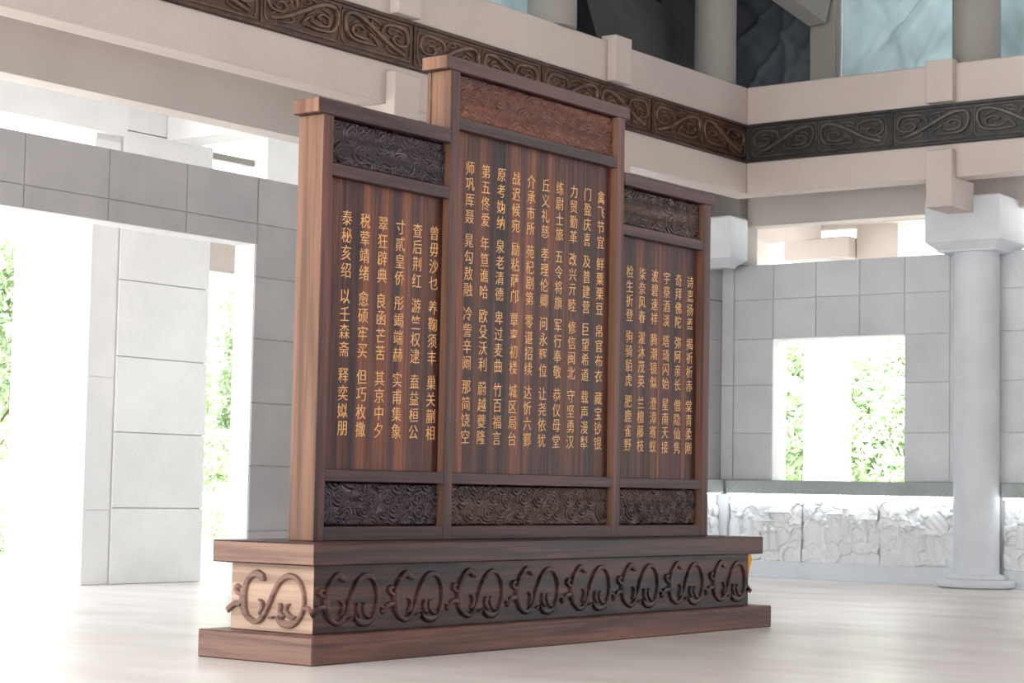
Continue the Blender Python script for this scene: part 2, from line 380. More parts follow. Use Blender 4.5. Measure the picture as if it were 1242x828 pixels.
heightfield('relief_slab', 190, 120, figures(43, 1.5, 1.18), lambda X, Z, H: (16.58 + X * 1.5, WV - 0.02 - H * 1.3, 0.31 + Z * 1.2), M['white_relief'], root)
box('slab_back', (9.95, WV - 0.018, 0.31), (WU - 0.17, WV + 0.02, 1.515), M['white_relief'], root)
# smooth stone post in the corner under the ledge
cp = box('corner_pilaster', (WU - 0.16, 7.63, 0.0), (WU + 0.0, 7.84, 1.515), M['column'], None, 0.01)
tag(cp, 'smooth white stone post filling the wall corner below the ledge', 'pilaster')

# ------------------------------------------------------------------ columns with block capitals
def block_capital(u0, u1, v0, v1, z0, zt, bev=0.13):
    m = MB()
    P = lambda z, d: [(u0 + d, v0 + d, z), (u1 - d, v0 + d, z), (u1 - d, v1 - d, z), (u0 + d, v1 - d, z)]
    rings = [P(z0, 0.16), P(z0 + 0.03, 0.15), P(z0 + bev + 0.03, 0.0), P(zt - 0.03, 0.0), P(zt, 0.03)]
    vs = [p for r in rings for p in r]; fs = [(3, 2, 1, 0)]
    for j in range(len(rings) - 1):
        for i in range(4): a = j * 4 + i; b = j * 4 + (i + 1) % 4; fs.append((a, b, b + 4, a + 4))
    k = (len(rings) - 1) * 4; fs.append((k, k + 1, k + 2, k + 3)); m.add(vs, fs); return m
def column(cu, cv, r, label, cap, group=None, pedestal=True):
    t = thing('stone_column', label, 'column', group)
    m = MB(); m.lathe(cu, cv, [(r, 0.20), (r, 5.70)], 56); m.build('shaft', M['column'], t, True)
    if pedestal:
        m = MB()
        m.lathe(cu, cv, [(0.60, 0.0), (0.655, 0.03), (0.67, 0.075), (0.655, 0.12), (0.60, 0.145), (0.49, 0.15), (0.50, 0.17), (0.49, 0.205), (0.44, 0.225), (r + 0.005, 0.245)], 56)
        m.build('pedestal', M['column'], t, True)
    block_capital(*cap).build('capital', M['column'], t)
    return t
column(19.5, 2.665, 0.385, 'pale grey round stone column with block capital standing against the right wall', (18.9, 20.1, 1.99, 3.34, 5.68, 6.60))
t = thing('corner_capital', 'pale stone block capital in the corner behind the screen top right', 'capital')
block_capital(18.9, 19.50, 7.16, 8.5, 5.64, 6.57).build('capital_block', M['column'], t)
m = MB(); m.box((19.42, 7.3, 5.74), (20.1, 8.35, 7.5)); struct('trim_4', m, M['pillar'])

# ------------------------------------------------------------------ beams
def beam(name, a, b, mat=None): 
    m = MB(); m.box(a, b, 0.02); return struct(name, m, mat or M['beam'])
RV, RU = 6.45, 18.2     # inner ring faces
BT = 0.42
beam('ring_beam_lower_left', (-12, RV, 6.80), (RU + BT, RV + BT, 7.37))
beam('ring_beam_lower_right', (RU, -10, 6.80), (RU + BT, RV - 0.001, 7.37))
beam('ring_beam_upper_left', (-12, RV, 8.04), (RU + BT, RV + BT, 8.72))
beam('ring_beam_upper_right', (RU, -10, 8.04), (RU + BT, RV - 0.001, 8.72))
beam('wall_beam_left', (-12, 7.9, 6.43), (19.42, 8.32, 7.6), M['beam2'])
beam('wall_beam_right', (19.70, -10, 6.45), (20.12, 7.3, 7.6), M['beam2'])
# stub posts set on the ring beams
def stub(name, a, b, under, label, group):
    """post lapped over the beam face: a front piece plus the piece that carries on above or below the beam"""
    m = MB(); m.box(a, b, 0.012); m.box(*under); o = m.build(name, M['beam']); return tag(o, label, 'beam post', group)
G1, G2 = 'posts crossing the lower ring beam', 'posts on the upper ring beam'
stub('hanging_post', (18.04, 2.46, 6.30), (18.198, 2.93, 7.26), ((18.15, 2.465, 6.30), (18.92, 2.925, 6.795)), 'square concrete post crossing the lower beam in front of the round column capital', G1)
stub('hanging_post', (8.32, 6.28, 6.30), (8.86, 6.448, 7.24), ((8.325, 6.4, 6.30), (8.855, 7.1, 6.795)), 'square concrete post crossing the lower beam between the two left caps of the screen', G1)
stub('hanging_post', (13.75, 6.28, 6.30), (14.22, 6.448, 7.24), ((13.755, 6.4, 6.30), (14.215, 7.1, 6.795)), 'concrete post crossing the lower beam, just right of the tall middle panel', G1)
stub('upper_post', (18.04, 2.46, 8.06), (18.198, 2.93, 8.77), ((18.15, 2.465, 8.725), (18.30, 2.925, 8.77)), 'small square post on the upper beam above the round column', G2)
stub('upper_post', (13.75, 6.28, 8.06), (14.22, 6.448, 8.80), ((13.755, 6.4, 8.725), (14.215, 6.56, 8.80)), 'small square post on the upper beam above the tall middle panel', G2)
stub('upper_post', (8.36, 6.28, 8.06), (8.86, 6.448, 8.80), ((8.365, 6.4, 8.725), (8.855, 6.56, 8.80)), 'small square post on the upper beam at the top edge of the picture', G2)

# bronze frieze between the ring beams
def rect_ribbon(mb, x0, x1, y0, y1, w_, h, O, X, Y, Z, r=0.05):
    pts = [(x0 + r, y0), (x1 - r, y0), (x1, y0 + r), (x1, y1 - r), (x1 - r, y1), (x0 + r, y1), (x0, y1 - r), (x0, y0 + r), (x0 + r, y0)]
    P = []
    for i in range(len(pts) - 1):
        for t_ in (0, .5): P.append((pts[i][0] * (1 - t_) + pts[i + 1][0] * t_, pts[i][1] * (1 - t_) + pts[i + 1][1] * t_))
    P.append(pts[-1]); mb.ribbon(P, w_, h, O, X, Y, Z, 2)
def frieze_motif(mb, x0, x1, y0, y1, flip, O, X, Y, Z):
    W_, H_ = x1 - x0, y1 - y0
    def R(pts, w0, h):
        q = [(x0 + (1 - p[0] if flip else p[0]) * W_, y0 + p[1] * H_) for p in pts]; mb.ribbon(q, w0, h, O, X, Y, Z, 4)
    R([(0.05, 0.08), (0.22, 0.2), (0.42, 0.45), (0.62, 0.74), (0.8, 0.93), (0.95, 0.92), (1.0, 0.72), (0.98, 0.4), (0.9, 0.16), (0.72, 0.10), (0.5, 0.13)], [.05, .06, .07, .07, .06, .05, .05, .05, .045, .035, .02], 0.05)
    R([(0.42, 0.60), (0.38, 0.86), (0.2, 0.95), (0.05, 0.88), (0.0, 0.6), (0.05, 0.38), (0.18, 0.34), (0.26, 0.5), (0.2, 0.64), (0.12, 0.58)], [.03, .045, .045, .045, .045, .04, .04, .035, .03, .02], 0.04)
    R([(0.62, 0.3), (0.72, 0.24), (0.86, 0.3), (0.88, 0.52), (0.78, 0.62), (0.70, 0.5), (0.76, 0.42)], [.03, .04, .04, .035, .035, .03, .02], 0.04)
    R([(0.48, 0.14), (0.52, 0.3), (0.62, 0.46), (0.6, 0.3)], [.02, .035, .03, .015], 0.035)
    R([(0.3, 0.86), (0.33, 0.7), (0.26, 0.6)], [.02, .03, .015], 0.035)
    R([(0.03, 0.2), (0.1, 0.3), (0.03, 0.4)], [.02, .03, .015], 0.03)
    R([(0.55, 0.95), (0.6, 0.85), (0.5, 0.78)], [.015, .03, .015], 0.03)
    R([(0.30, 0.30), (0.36, 0.18), (0.28, 0.06), (0.15, 0.02)], [.015, .03, .03, .015], 0.03)
    R([(0.70, 0.86), (0.64, 0.98), (0.5, 0.92), (0.45, 0.8)], [.015, .03, .03, .015], 0.03)
    R([(0.10, 0.72), (0.16, 0.80), (0.24, 0.78)], [.015, .025, .012], 0.03)
    R([(0.08, 0.50), (0.12, 0.44), (0.17, 0.46), (0.17, 0.54)], [.012, .022, .022, .012], 0.03)
    R([(0.90, 0.62), (0.84, 0.74), (0.76, 0.78)], [.012, .03, .012], 0.03)
    R([(0.52, 0.38), (0.60, 0.56), (0.70, 0.68)], [.01, .022, .01], 0.04)
    R([(0.82, 0.48), (0.80, 0.40), (0.84, 0.36)], [.01, .022, .012], 0.03)
def frieze(name, label, start, dirv, length_cuts, normal, mats):
    """start: corner point at bottom; dirv: unit direction; cuts along it; one panel (two motifs) per cut"""
    root = thing(name, label, 'frieze')
    Y = Vector((0, 0, 1)); H_ = 0.67
    for i in range(len(length_cuts) - 1):
        a, b = length_cuts[i], length_cuts[i + 1]; L = b - a
        O = Vector(start) + dirv * a
        pm = MB()
        p0 = O + normal * 0.015; p1 = O + dirv * (L - 0.008) - normal * 0.08 + Y * H_
        pm.box(tuple(p0), tuple(p1), 0.006)
        for y_0 in (0.0, H_ - 0.05):
            q0 = O + Y * y_0; q1 = O + dirv * (L - 0.008) + normal * 0.045 + Y * (y_0 + 0.05); pm.box(tuple(q0), tuple(q1), 0.008)
        pm.box(tuple(O + Y * .05), tuple(O + dirv * 0.04 + normal * 0.035 + Y * (H_ - .05)), 0.006)
        pl = pm.build('bronze_panel', M[mats[0]], root)
        mb = MB(); Of = O + normal * 0.013
        for s_ in range(2):
            x0 = 0.11 + s_ * (L - 0.11) / 2; x1 = x0 + (L - 0.11) / 2 - 0.11
            frieze_motif(mb, x0 + 0.02, x1 - 0.02, 0.12, H_ - 0.12, s_ == 1, Of, dirv, Y, normal)
            rect_ribbon(mb, x0 - 0.03, x1 + 0.03, 0.085, H_ - 0.085, 0.022, 0.022, Of, dirv, Y, normal, 0.07)
        mb.build('scroll_relief', M[mats[1]], pl, True)
uc = [5.79 - 3.09, 5.79, 8.88, 11.96, 15.06, 18.19]
frieze('bronze_frieze', 'rusty brown bronze frieze of scrolling creatures running along the left beam', (0, RV, 7.37), Vector((1, 0, 0)), uc, Vector((0, -1, 0)), ('bronze', 'bronze_hi'))
vc = [0, 2.77, 5.75, 8.75]
frieze('bronze_frieze', 'near black bronze frieze of scrolling creatures along the right beam', (RU, 6.40, 7.37), Vector((0, -1, 0)), vc, Vector((-1, 0, 0)), ('bronze_b', 'bronze_b_hi'))
beam('frieze_core_left', (-12, RV + 0.09, 7.37), (RU + BT, RV + BT, 8.04), M['pillar']); beam('frieze_core_right', (RU + 0.09, -10, 7.37), (RU + BT, RV + 0.09, 8.04), M['pillar'])

# ------------------------------------------------------------------ upper storey: columns and dust sheets
def upcol(u, v, r, label, group='columns above the upper beam'):
    m = MB(); m.lathe(u, v, [(r, 8.72), (r, 12.6)], 40); o = m.build('upper_column', M['pillar'], None, True); return tag(o, label, 'column', group)
upcol(12.60, 6.72, 0.39, 'round grey beige column above the left beam between teal and dark sheets')
upcol(18.72, 2.33, 0.40, 'round pinkish grey column above the right beam between two teal sheets')
upcol(7.2, 6.72, 0.36, 'round column above the left beam, beyond the top edge')
upcol(17.68, 6.80, 0.37, 'round grey beige column standing nearest the beam corner, between dark sheets')
o = box('rear_pillar', (20.0, 5.66, 7.9), (20.4, 6.18, 12.6), M['pillar'], None, 0.02); tag(o, 'slim grey pillar behind the right beam between dark and teal sheets', 'pillar')
# sloping rafter over the corner
m = MB()
A = Vector((19.95, 5.9, 10.52)); B = Vector((15.6, 6.9, 11.9)); d = (B - A).normalized(); sd_ = Vector((0, 0, 1)).cross(d).normalized(); un = d.cross(sd_)
vs = []
for P_ in (A, B):
    for sx, sz in ((-1, -1), (1, -1), (1, 1), (-1, 1)): vs.append(P_ + sd_ * 0.2 * sx + un * 0.42 * sz)
m.add(vs, [(0, 1, 2, 3), (7, 6, 5, 4), (0, 4, 5, 1), (1, 5, 6, 2), (2, 6, 7, 3), (3, 7, 4, 0)])
o = m.build('sloping_rafter', M['pillar']); tag(o, 'sloping grey concrete rafter over the dark blue sheet at the corner', 'rafter')
def sheet(name, label, P0, X, L, z0, z1, folds, mat, amp=0.05, seed=1, group='dust sheets hung in the upper openings', nrm=None):
    rg = np.random.RandomState(seed); nrm = nrm or Vector((-X.y, X.x, 0))
    fl = [(rg.rand() * L, 0.10 + rg.rand() * 0.25, (rg.rand() - .5) * 2.4, rg.rand()) for _ in range(folds)]
    def hf(Xn, Zn):
        x = Xn * L; z = Zn * (z1 - z0); h = 0.05 * vnoise(x, z, seed, 1.4)
        for c, w_, sl, a in fl: d = (x - c + sl * (z - 1.2)) / w_; h = h + amp * (0.4 + a) * np.exp(-d * d * 4)
        return h
    o = heightfield(name, 120, 70, hf, lambda Xn, Zn, H: (P0[0] + X.x * Xn * L + nrm.x * H, P0[1] + X.y * Xn * L + nrm.y * H, z0 + Zn * (z1 - z0) + 0 * H), mat, None)
    sol = o.modifiers.new('thickness', 'SOLIDIFY'); sol.thickness = 0.006
    return tag(o, label, 'dust sheet', group)
XU, XV = Vector((1, 0, 0)), Vector((0, -1, 0))
NL, NR = Vector((0, -1, 0)), Vector((-1, 0, 0))
sheet('dust_sheet', 'pale teal sheet behind the left beam, left of the round column', (9.0, 7.75), XU, 5.2, 8.5, 12.55, 7, M['teal'], seed=3, nrm=NL)
sheet('dust_sheet', 'dark blue sheet between the corner column and the slim pillar', (20.3, 8.3), XV, 2.1, 8.4, 12.55, 9, M['navy'], 0.08, seed=4, nrm=NR)
sheet('dust_sheet', 'large pale teal sheet behind the right beam, right of the slim pillar', (20.3, 5.64), XV, 2.9, 8.4, 12.55, 9, M['teal'], 0.06, seed=5, nrm=NR)
sheet('dust_sheet', 'pale teal sheet at the right picture edge beyond the round column', (20.3, 2.72), XV, 5.0, 8.4, 12.55, 9, M['teal'], 0.06, seed=6, nrm=NR)
# dark bay: a back sheet and crossing hanging sheets with a thin pole
sheet('dust_sheet', 'dark bluish sheet at the back of the black bay above the middle panel', (13.2, 8.28), XU, 7.0, 8.4, 12.55, 8, M['navy'], 0.06, seed=7, nrm=NL)
def hung(label, pts, seed, mat=None, th=0.02):
    """a slack hanging sheet between four corners, bulging"""
    a, b, c, d_ = [np.array(p) for p in pts]
    def P(X, Z, H):
        q = [(a[k] * (1 - X) + b[k] * X) * (1 - Z) + (d_[k] * (1 - X) + c[k] * X) * Z for k in range(3)]
        return q[0], q[1] - H, q[2]
    o = heightfield('hanging_sheet', 60, 50, lambda X, Z: 0.25 * np.sin(X * 3.14) * np.sin(Z * 3.14) + 0.05 * vnoise(X * 3, Z * 2, seed, 3), P, mat or M['grey_sheet'], None)
    sol = o.modifiers.new('thickness', 'SOLIDIFY'); sol.thickness = th
    return tag(o, label, 'dust sheet', 'dark sheets in the black bay')
hung('wide slanting dark grey sheet in the middle of the black bay', [(15.3, 7.5, 8.5), (17.6, 7.6, 8.5), (17.9, 7.6, 9.9), (14.0, 7.5, 10.9)], 21, M['grey_sheet'])
hung('narrow dark grey sheet hanging beside the corner column', [(17.0, 7.95, 8.4), (19.2, 7.9, 8.4), (19.3, 7.9, 11.2), (17.9, 7.95, 11.2)], 22)
m = MB(); m.lathe(17.75, 7.15, [(0.03, 8.5), (0.03, 12.5)], 10); o = m.build('thin_pole', M['grey_sheet']); tag(o, 'thin black upright pole in the dark bay', 'pole')
m = MB(); m.prism([(13.1, 9.565), (17.2, 10.75), (17.2, 10.95), (13.1, 9.745)], 7.05, 7.18, 'y'); o = m.build('cross_bar', M['pillar']); tag(o, 'thin grey sloping bar across the top of the dark bay', 'bar')

# ------------------------------------------------------------------ outer colonnade, left side (v about 11)
pr = thing('outer_pier', 'broad pale stone pier of stacked slabs seen through the left doorway', 'pier')
box('pier_core', (7.36, 11.23, 0), (9.71, 11.9, 6.80), M['backing'], pr)
pz = [0.0, 1.13, 2.26, 3.39, 4.54, 5.67, 6.80]
box('stone_slab', (7.86, 11.2, 6.81), (8.95, 11.9, 7.5), M['outer'], pr, 0.006)
for j in range(6): tile('stone_slab', 'u', 7.86, 9.74, pz[j], pz[j + 1], pr, M['outer'], 11.19)
for z0, z1 in ((0, 1.1), (1.1, 3.06), (3.06, 6.6)): tile('stone_slab', 'u', 7.32, 7.85, z0, z1, pr, M['outer'], 11.22)
m = MB(); m.box((-8, 11.1, 6.68), (7.86, 11.7, 7.6), 0.01); struct('outer_lintel_left', m, M['outer'])
m = MB(); m.box((8.96, 11.2, 7.51), (20, 11.75, 7.8), 0.01); struct('outer_lintel_middle', m, M['outer'])
m = MB(); m.box((9.72, 11.25, 4.86), (20, 11.7, 5.40), 0.01); struct('outer_transom', m, M['beam'])
m = MB(); m.box((8.73, 8.32, 6.76), (9.35, 11.195, 7.5), 0.01); struct('connecting_beam_left', m, M['outer'])
o = box('outer_post', (10.98, 11.2, 0), (11.9, 11.8, 7.5), M['outer'], None, 0.01); tag(o, 'pale outer post seen over the left wall beside the screen top', 'post', 'outer posts beyond the left wall')
o = box('outer_post', (13.6, 11.2, 0), (15.4, 11.8, 7.5), M['outer'], None, 0.01); tag(o, 'outer post hidden behind the wooden screen', 'post', 'outer posts beyond the left wall')
o = box('sunlit_pillar', (9.0, 14.0, 0), (10.4, 15.0, 8.5), M['ground'], None, 0.01); tag(o, 'blown out white pillar outside, left of the pale pier', 'pillar')
m = MB(); m.box((9.72, 11.5, 6.70), (10.98, 11.6, 6.80)); struct('transom_bar', m, M['pillar'])

# ------------------------------------------------------------------ outer colonnade, right side (u about 23)
t = thing('outer_column', 'hazy pale round column outside the square window', 'column')
m = MB(); m.lathe(23.4, 7.55, [(0.47, 0), (0.47, 6.2)], 40); m.build('shaft', M['outer'], t, True)
m = MB(); m.box((22.9, 6.85, 6.2), (24.0, 8.3, 6.62), 0.02); m.build('capital', M['beam'], t)
m = MB(); m.box((23.2, 5.93, 5.6), (23.6, 6.83, 7.6), 0.01); o = m.build('outer_wall_pier', M['beam']); tag(o, 'pale outer pier seen in the gap above the window', 'pier')
m = MB(); m.prism([(20.12, 6.35), (20.9, 6.28), (22.9, 6.62), (22.9, 7.6), (20.12, 7.6)], 7.45, 7.9, 'y'); struct('bracket_beam', m, M['beam'])
m = MB(); m.box((22.95, -8, 6.85), (23.6, 12.5, 7.6), 0.01); struct('outer_lintel_right', m, M['beam'])
m = MB(); m.box((22.9, 9.0, 0), (23.6, 9.9, 6.85), 0.01); o = m.build('outer_post', M['beam']); tag(o, 'pinkish outer post in the gap above the right wall near the corner', 'post')

# ------------------------------------------------------------------ trees outside
rg = random.Random(5)
def tree_mesh(seed, n, h, rad, leaf):
    rg = random.Random(seed); vs = []; fs = []
    blobs = [(rg.gauss(0, rad * 0.42), rg.gauss(0, rad * 0.42), h * (0.38 + 0.6 * rg.random()), rad * (0.25 + 0.3 * rg.random())) for _ in range(16)]
    for i in range(n):
        bx, by, bz, br = rg.choice(blobs)
        d = Vector((rg.gauss(0, 1), rg.gauss(0, 1), rg.gauss(0, 1))).normalized() * br * (0.6 + 0.4 * rg.random())
        c = Vector((bx, by, bz)) + d
        a = Vector((rg.gauss(0, 1), rg.gauss(0, 1), rg.gauss(0, 1))).normalized(); b = a.orthogonal().normalized()
        l = leaf * (0.7 + 0.6 * rg.random()); k = len(vs)
        vs += [c - a * l, c + b * l * 0.45, c + a * l, c - b * l * 0.45]; fs.append((k, k + 1, k + 2, k + 3))
    me = bpy.data.meshes.new('foliage'); me.from_pydata([tuple(v) for v in vs], [], fs); me.materials.append(M['leaf']); return me
def trunk_mesh(h):
    m = MB(); m.lathe(0, 0, [(0.16, -0.4), (0.12, h * 0.3), (0.08, h * 0.55), (0.03, h * 0.85)], 10)
    for a in range(5):
        an = a * 1.3; b0 = Vector((0, 0, h * (0.3 + 0.08 * a))); b1 = b0 + Vector((math.cos(an) * h * .18, math.sin(an) * h * .18, h * .2))
        s_ = Vector((-math.sin(an), math.cos(an), 0)) * 0.04
        m.add([b0 - s_, b0 + s_, b1 + s_ * .4, b1 - s_ * .4, b0 + Vector((0, 0, .08)), b1 + Vector((0, 0, .03))], [(0, 1, 2, 3), (0, 3, 5, 4), (1, 4, 5, 2), (0, 4, 1), (2, 5, 3)])
    return m.mesh('trunk', M['trunk'])
FM = [tree_mesh(1, 7000, 7.0, 2.6, 0.16), tree_mesh(2, 7000, 6.5, 2.9, 0.18)]; TM = trunk_mesh(6.5)
HM = tree_mesh(3, 6000, 1.9, 1.6, 0.10)
def tree(u, v, k, label, s, group, hedge=False):
    t = bpy.data.objects.new('garden_shrub' if hedge else 'garden_tree', None); C.objects.link(t); t.location = (u, v, -0.4); t.scale = (s, s, s)
    t.rotation_euler = (0, 0, rg.random() * 6)
    tag(t, label, 'shrub' if hedge else 'tree', group)
    f = link('foliage', HM if hedge else FM[k], t); f['kind'] = 'stuff'
    if not hedge: link('trunk', TM, t)
TL, TR = 'trees beyond the left doorway', 'trees beyond the square window'
tree(16.9, 25.2, 0, 'washed out pale green tree at the left picture edge, outside the doorway', 1.0, TL)
tree(22.6, 32.2, 1, 'farther pale tree just left of the white sunlit pillar', 1.15, TL)
tree(21.6, 25.0, 1, 'bright pale tree seen in the narrow slot between the stone pier and the door jamb', 0.92, TL)
tree(29.0, 28.9, 0, 'farther pale tree deep in the slot between the stone pier and the door jamb', 1.05, TL)
tree(31.2, 12.8, 0, 'bright pale tree left of the hazy column, outside the square window', 0.8, TR)
tree(31.9, 10.9, 1, 'bright pale tree right of the hazy column, outside the square window', 0.74, TR)
tree(39.6, 13.6, 0, 'farther pale tree at the right side of the square window', 0.95, TR)
tree(13.2, 19.9 + 2.2, 0, 'low pale shrub at the platform edge, left picture edge', 0.8, 'shrubs beyond the left doorway', True)
tree(16.1, 22.9, 0, 'low pale shrub at the platform edge beside the white sunlit pillar', 0.8, 'shrubs beyond the left doorway', True)
tree(20.2, 21.9 - 2.0, 0, 'low pale shrub seen in the slot beside the door jamb', 0.7, 'shrubs beyond the left doorway', True)

# ------------------------------------------------------------------ the carved wooden screen
UB, VB = 7.767, 1.353
scr = thing('wooden_screen', 'three-panel dark rosewood screen with gold characters standing on a scroll-carved plinth', 'screen')
# plinth
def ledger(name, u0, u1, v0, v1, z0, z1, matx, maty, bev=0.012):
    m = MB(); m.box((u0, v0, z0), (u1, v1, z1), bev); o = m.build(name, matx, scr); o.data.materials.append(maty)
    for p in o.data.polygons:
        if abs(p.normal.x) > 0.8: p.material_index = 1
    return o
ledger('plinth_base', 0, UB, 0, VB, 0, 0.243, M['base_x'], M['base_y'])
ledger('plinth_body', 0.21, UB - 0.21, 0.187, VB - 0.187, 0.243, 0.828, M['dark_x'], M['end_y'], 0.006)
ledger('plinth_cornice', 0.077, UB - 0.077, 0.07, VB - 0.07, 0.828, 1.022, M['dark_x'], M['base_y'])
# scroll carving: one motif in a 1 x 1 frame
MOT = [
    ([(.433, .746), (.39, .80), (.32, .85), (.235, .765), (.185, .63), (.165, .47), (.175, .33), (.225, .205), (.32, .14), (.40, .195), (.475, .375), (.54, .58), (.61, .745), (.70, .83), (.80, .81), (.875, .68), (.905, .49), (.885, .32), (.82, .18), (.73, .125), (.63, .15), (.575, .24)],
     [.008, .075, .065, .045, .06, .085, .075, .05, .05, .05, .045, .045, .048, .055, .045, .035, .03, .038, .05, .07, .06, .02]),
    ([(.355, .47), (.40, .43), (.405, .34), (.36, .25)], [.012, .035, .035, .03]),
    ([(.60, .42), (.625, .40), (.62, .30), (.665, .22)], [.012, .04, .04, .05]),
    ([(.735, .42), (.70, .40), (.695, .32), (.735, .25), (.80, .22)], [.012, .035, .035, .045, .04]),
    ([(.545, .215), (.50, .205), (.48, .2)], [.03, .02, .006]),
    ([(.14, .62), (.095, .65), (.075, .595), (.105, .55), (.15, .53)], [.01, .04, .045, .04, .03]),
    ([(.172, .355), (.12, .385), (.05, .37), (-.035, .265)], [.03, .05, .055, .05]),
    ([(.89, .37), (.945, .375), (1.0, .31)], [.03, .045, .03]),
]
def scroll(O, X, W_, mat, h=0.026):
    m = MB(); H_ = 0.585; Zv = Vector((X.y, -X.x, 0))
    for pts, ws in MOT:
        m.ribbon([(p[0] * W_, p[1] * H_) for p in pts], [x * W_ * 1.02 for x in ws], h, O, X, Vector((0, 0, 1)), Zv, 6)
    o = m.build('scroll_carving', mat, scr, True); return o
bw = (UB - 0.42) / 8
for i in range(8):
    scroll(Vector((0.21 + i * bw, 0.187, 0.243)), Vector((1, 0, 0)), bw, M['dark_x'])
# end face: frame runs towards the viewer (from the back corner to the front corner)
o = scroll(Vector((0.21, VB - 0.187, 0.243)), Vector((0, -1, 0)), VB - 0.374, M['base_y'], 0.036); o['label'] = 'large scroll carving on the end face painted as lit'
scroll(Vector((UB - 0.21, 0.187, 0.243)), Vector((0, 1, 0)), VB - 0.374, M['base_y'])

Q0, Q1, PV = 0.525, 0.828, 0.605        # front face, back face, sunk panel face
Z0 = 1.022
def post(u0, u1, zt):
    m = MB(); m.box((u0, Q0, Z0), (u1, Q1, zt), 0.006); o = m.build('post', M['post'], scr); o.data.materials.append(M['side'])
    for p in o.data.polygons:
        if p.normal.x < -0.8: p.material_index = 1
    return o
UL = (0.56, 0.695); UM = (2.372, 2.505); UN = (UB - 2.505 - 0.01, UB - 2.372); UR = (UB - 0.715, UB - 0.56)
post(*UL, 4.818)
post(*UM, 5.54); post(*UN, 5.54); post(*UR, 4.818)
# raised stiles on the exposed side of the tall middle part
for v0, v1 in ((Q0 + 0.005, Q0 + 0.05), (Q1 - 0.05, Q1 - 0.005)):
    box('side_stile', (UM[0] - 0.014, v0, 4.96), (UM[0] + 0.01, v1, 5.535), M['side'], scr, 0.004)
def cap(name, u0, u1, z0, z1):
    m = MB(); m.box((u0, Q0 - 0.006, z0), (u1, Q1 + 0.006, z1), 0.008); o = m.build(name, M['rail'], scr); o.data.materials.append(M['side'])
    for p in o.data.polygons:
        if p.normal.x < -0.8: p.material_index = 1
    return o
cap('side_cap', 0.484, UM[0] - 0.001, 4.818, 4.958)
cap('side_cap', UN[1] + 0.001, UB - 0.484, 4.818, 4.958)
cap('middle_cap', 2.284, UB - 2.284, 5.538, 5.672)
BAYS = [(UL[1], UM[0], 4.818, 4.28, 4.395), (UM[1], UN[0], 5.538, 4.98, 5.095), (UN[1], UR[0], 4.818, 4.28, 4.395)]
def clouds(seed, L, H_):
    """curled clouds: every spot belongs to its nearest curl and carries that curl's spiral grooves"""
    def f(X, Z):
        rg = np.random.RandomState(seed)
        x = X * L; z = Z * H_
        xw = x + 0.035 * (vnoise(x, z, seed + 3, 7) - .5); zw = z + 0.035 * (vnoise(x, z, seed + 4, 7) - .5)
        best = np.full(x.shape, 1e9); h = np.zeros(x.shape)
        st = 0.25; nx = int(L / st) + 2; nz = int(H_ / 0.19) + 2
        for a in range(nx):
            for b in range(nz):
                cx = (a + 0.5 * (b % 2) + (rg.rand() - .5) * 0.75) * L / (nx - 1); cz = (b + (rg.rand() - .5) * 0.6) * H_ / (nz - 1)
                r = 0.080 + 0.055 * rg.rand(); sg = 1 if rg.rand() < .5 else -1; wgt = 0.75 + 0.5 * rg.rand()
                dx = (xw - cx) * 0.85; dz = zw - cz; d = np.sqrt(dx * dx + dz * dz); th = np.arctan2(dz, dx)
                m_ = d / wgt
                ring = 0.5 + 0.5 * np.cos(2 * np.pi * (d / 0.034 + sg * th / 6.2832))
                q = d / r
                hh = 0.020 * np.clip(1 - q * q * 0.5, 0, 1) + 0.013 * ring ** 0.8 * np.clip(1.35 - q * 0.55, 0.25, 1)
                h = np.where(m_ < best, hh, h); best = np.minimum(best, m_)
        fade = np.clip(np.minimum(np.minimum(x, L - x), np.minimum(z, H_ - z)) / 0.02, 0, 1)
        return h * fade
    return f
INS = ([["泰秘亥绍", "以壬森斋", "释奕姒朋"], ["税荤靖绪", "愈硕牢买", "但巧枚撒"], ["翠狂辟典", "良函芒苦", "其京中夕"],
        ["寸貳皇侨", "彤竭端赫", "实甫集象"], ["查后荆红", "游竺权逮", "盍益桓公"], ["曾毋沙乜", "养鞠须丰", "巢关蒯相"]],
       [["师巩厍聂", "晁勾敖融", "冷訾辛阚", "那简饶空"], ["第五佟爱", "年笪谯哈", "欧殳沃利", "蔚越夔隆"], ["原考妫纳", "泉老清德", "卑过麦曲", "竹百福言"],
        ["战迟候宛", "励粘萨邝", "覃辜初楼", "城区局台"], ["介承市所", "苑杞剧第", "零谌招续", "达忻六鄞"], ["丘义礼慈", "孝理伦卿", "问永辉位", "让尧依犹"],
        ["练尉士旅", "五令将旗", "军行奉敬", "恭仪母堂"], ["力贸勤革", "改兴亓睦", "修信闽北", "守坚勇汉"], ["门盈庆喜", "及普建营", "巨望希道", "载声漫犁"],
        ["禽飞节宜", "鲜粟栗豆", "帛官布衣", "藏宝钞银"]],
       [["检生折登", "驹骑貊虎", "肥鹿雀野"], ["柒奈风春", "濯沐茂英", "兰檀藤枝"], ["波碧速祥", "腾潮镜似", "澄漳骞蚁"],
        ["宇祭酒淡", "塔琦闪始", "星南天接"], ["奇拜佛陀", "弥阿亲长", "僧隐仙隽"], ["诗嘉扬善", "揭祈析赤", "棠青柔刚"]])
ICOL = [(0.985, 2.245), (2.785, 5.065), (5.645, 6.895)]
IZ = [(4.01, 1.955), (4.715, 1.94), (3.975, 1.94)]
fc = bpy.data.curves.new('brush', 'FONT'); fc.resolution_u = 2; fc.offset = -0.008; fo = bpy.data.objects.new('brush', fc); C.objects.link(fo)
glyph = {}
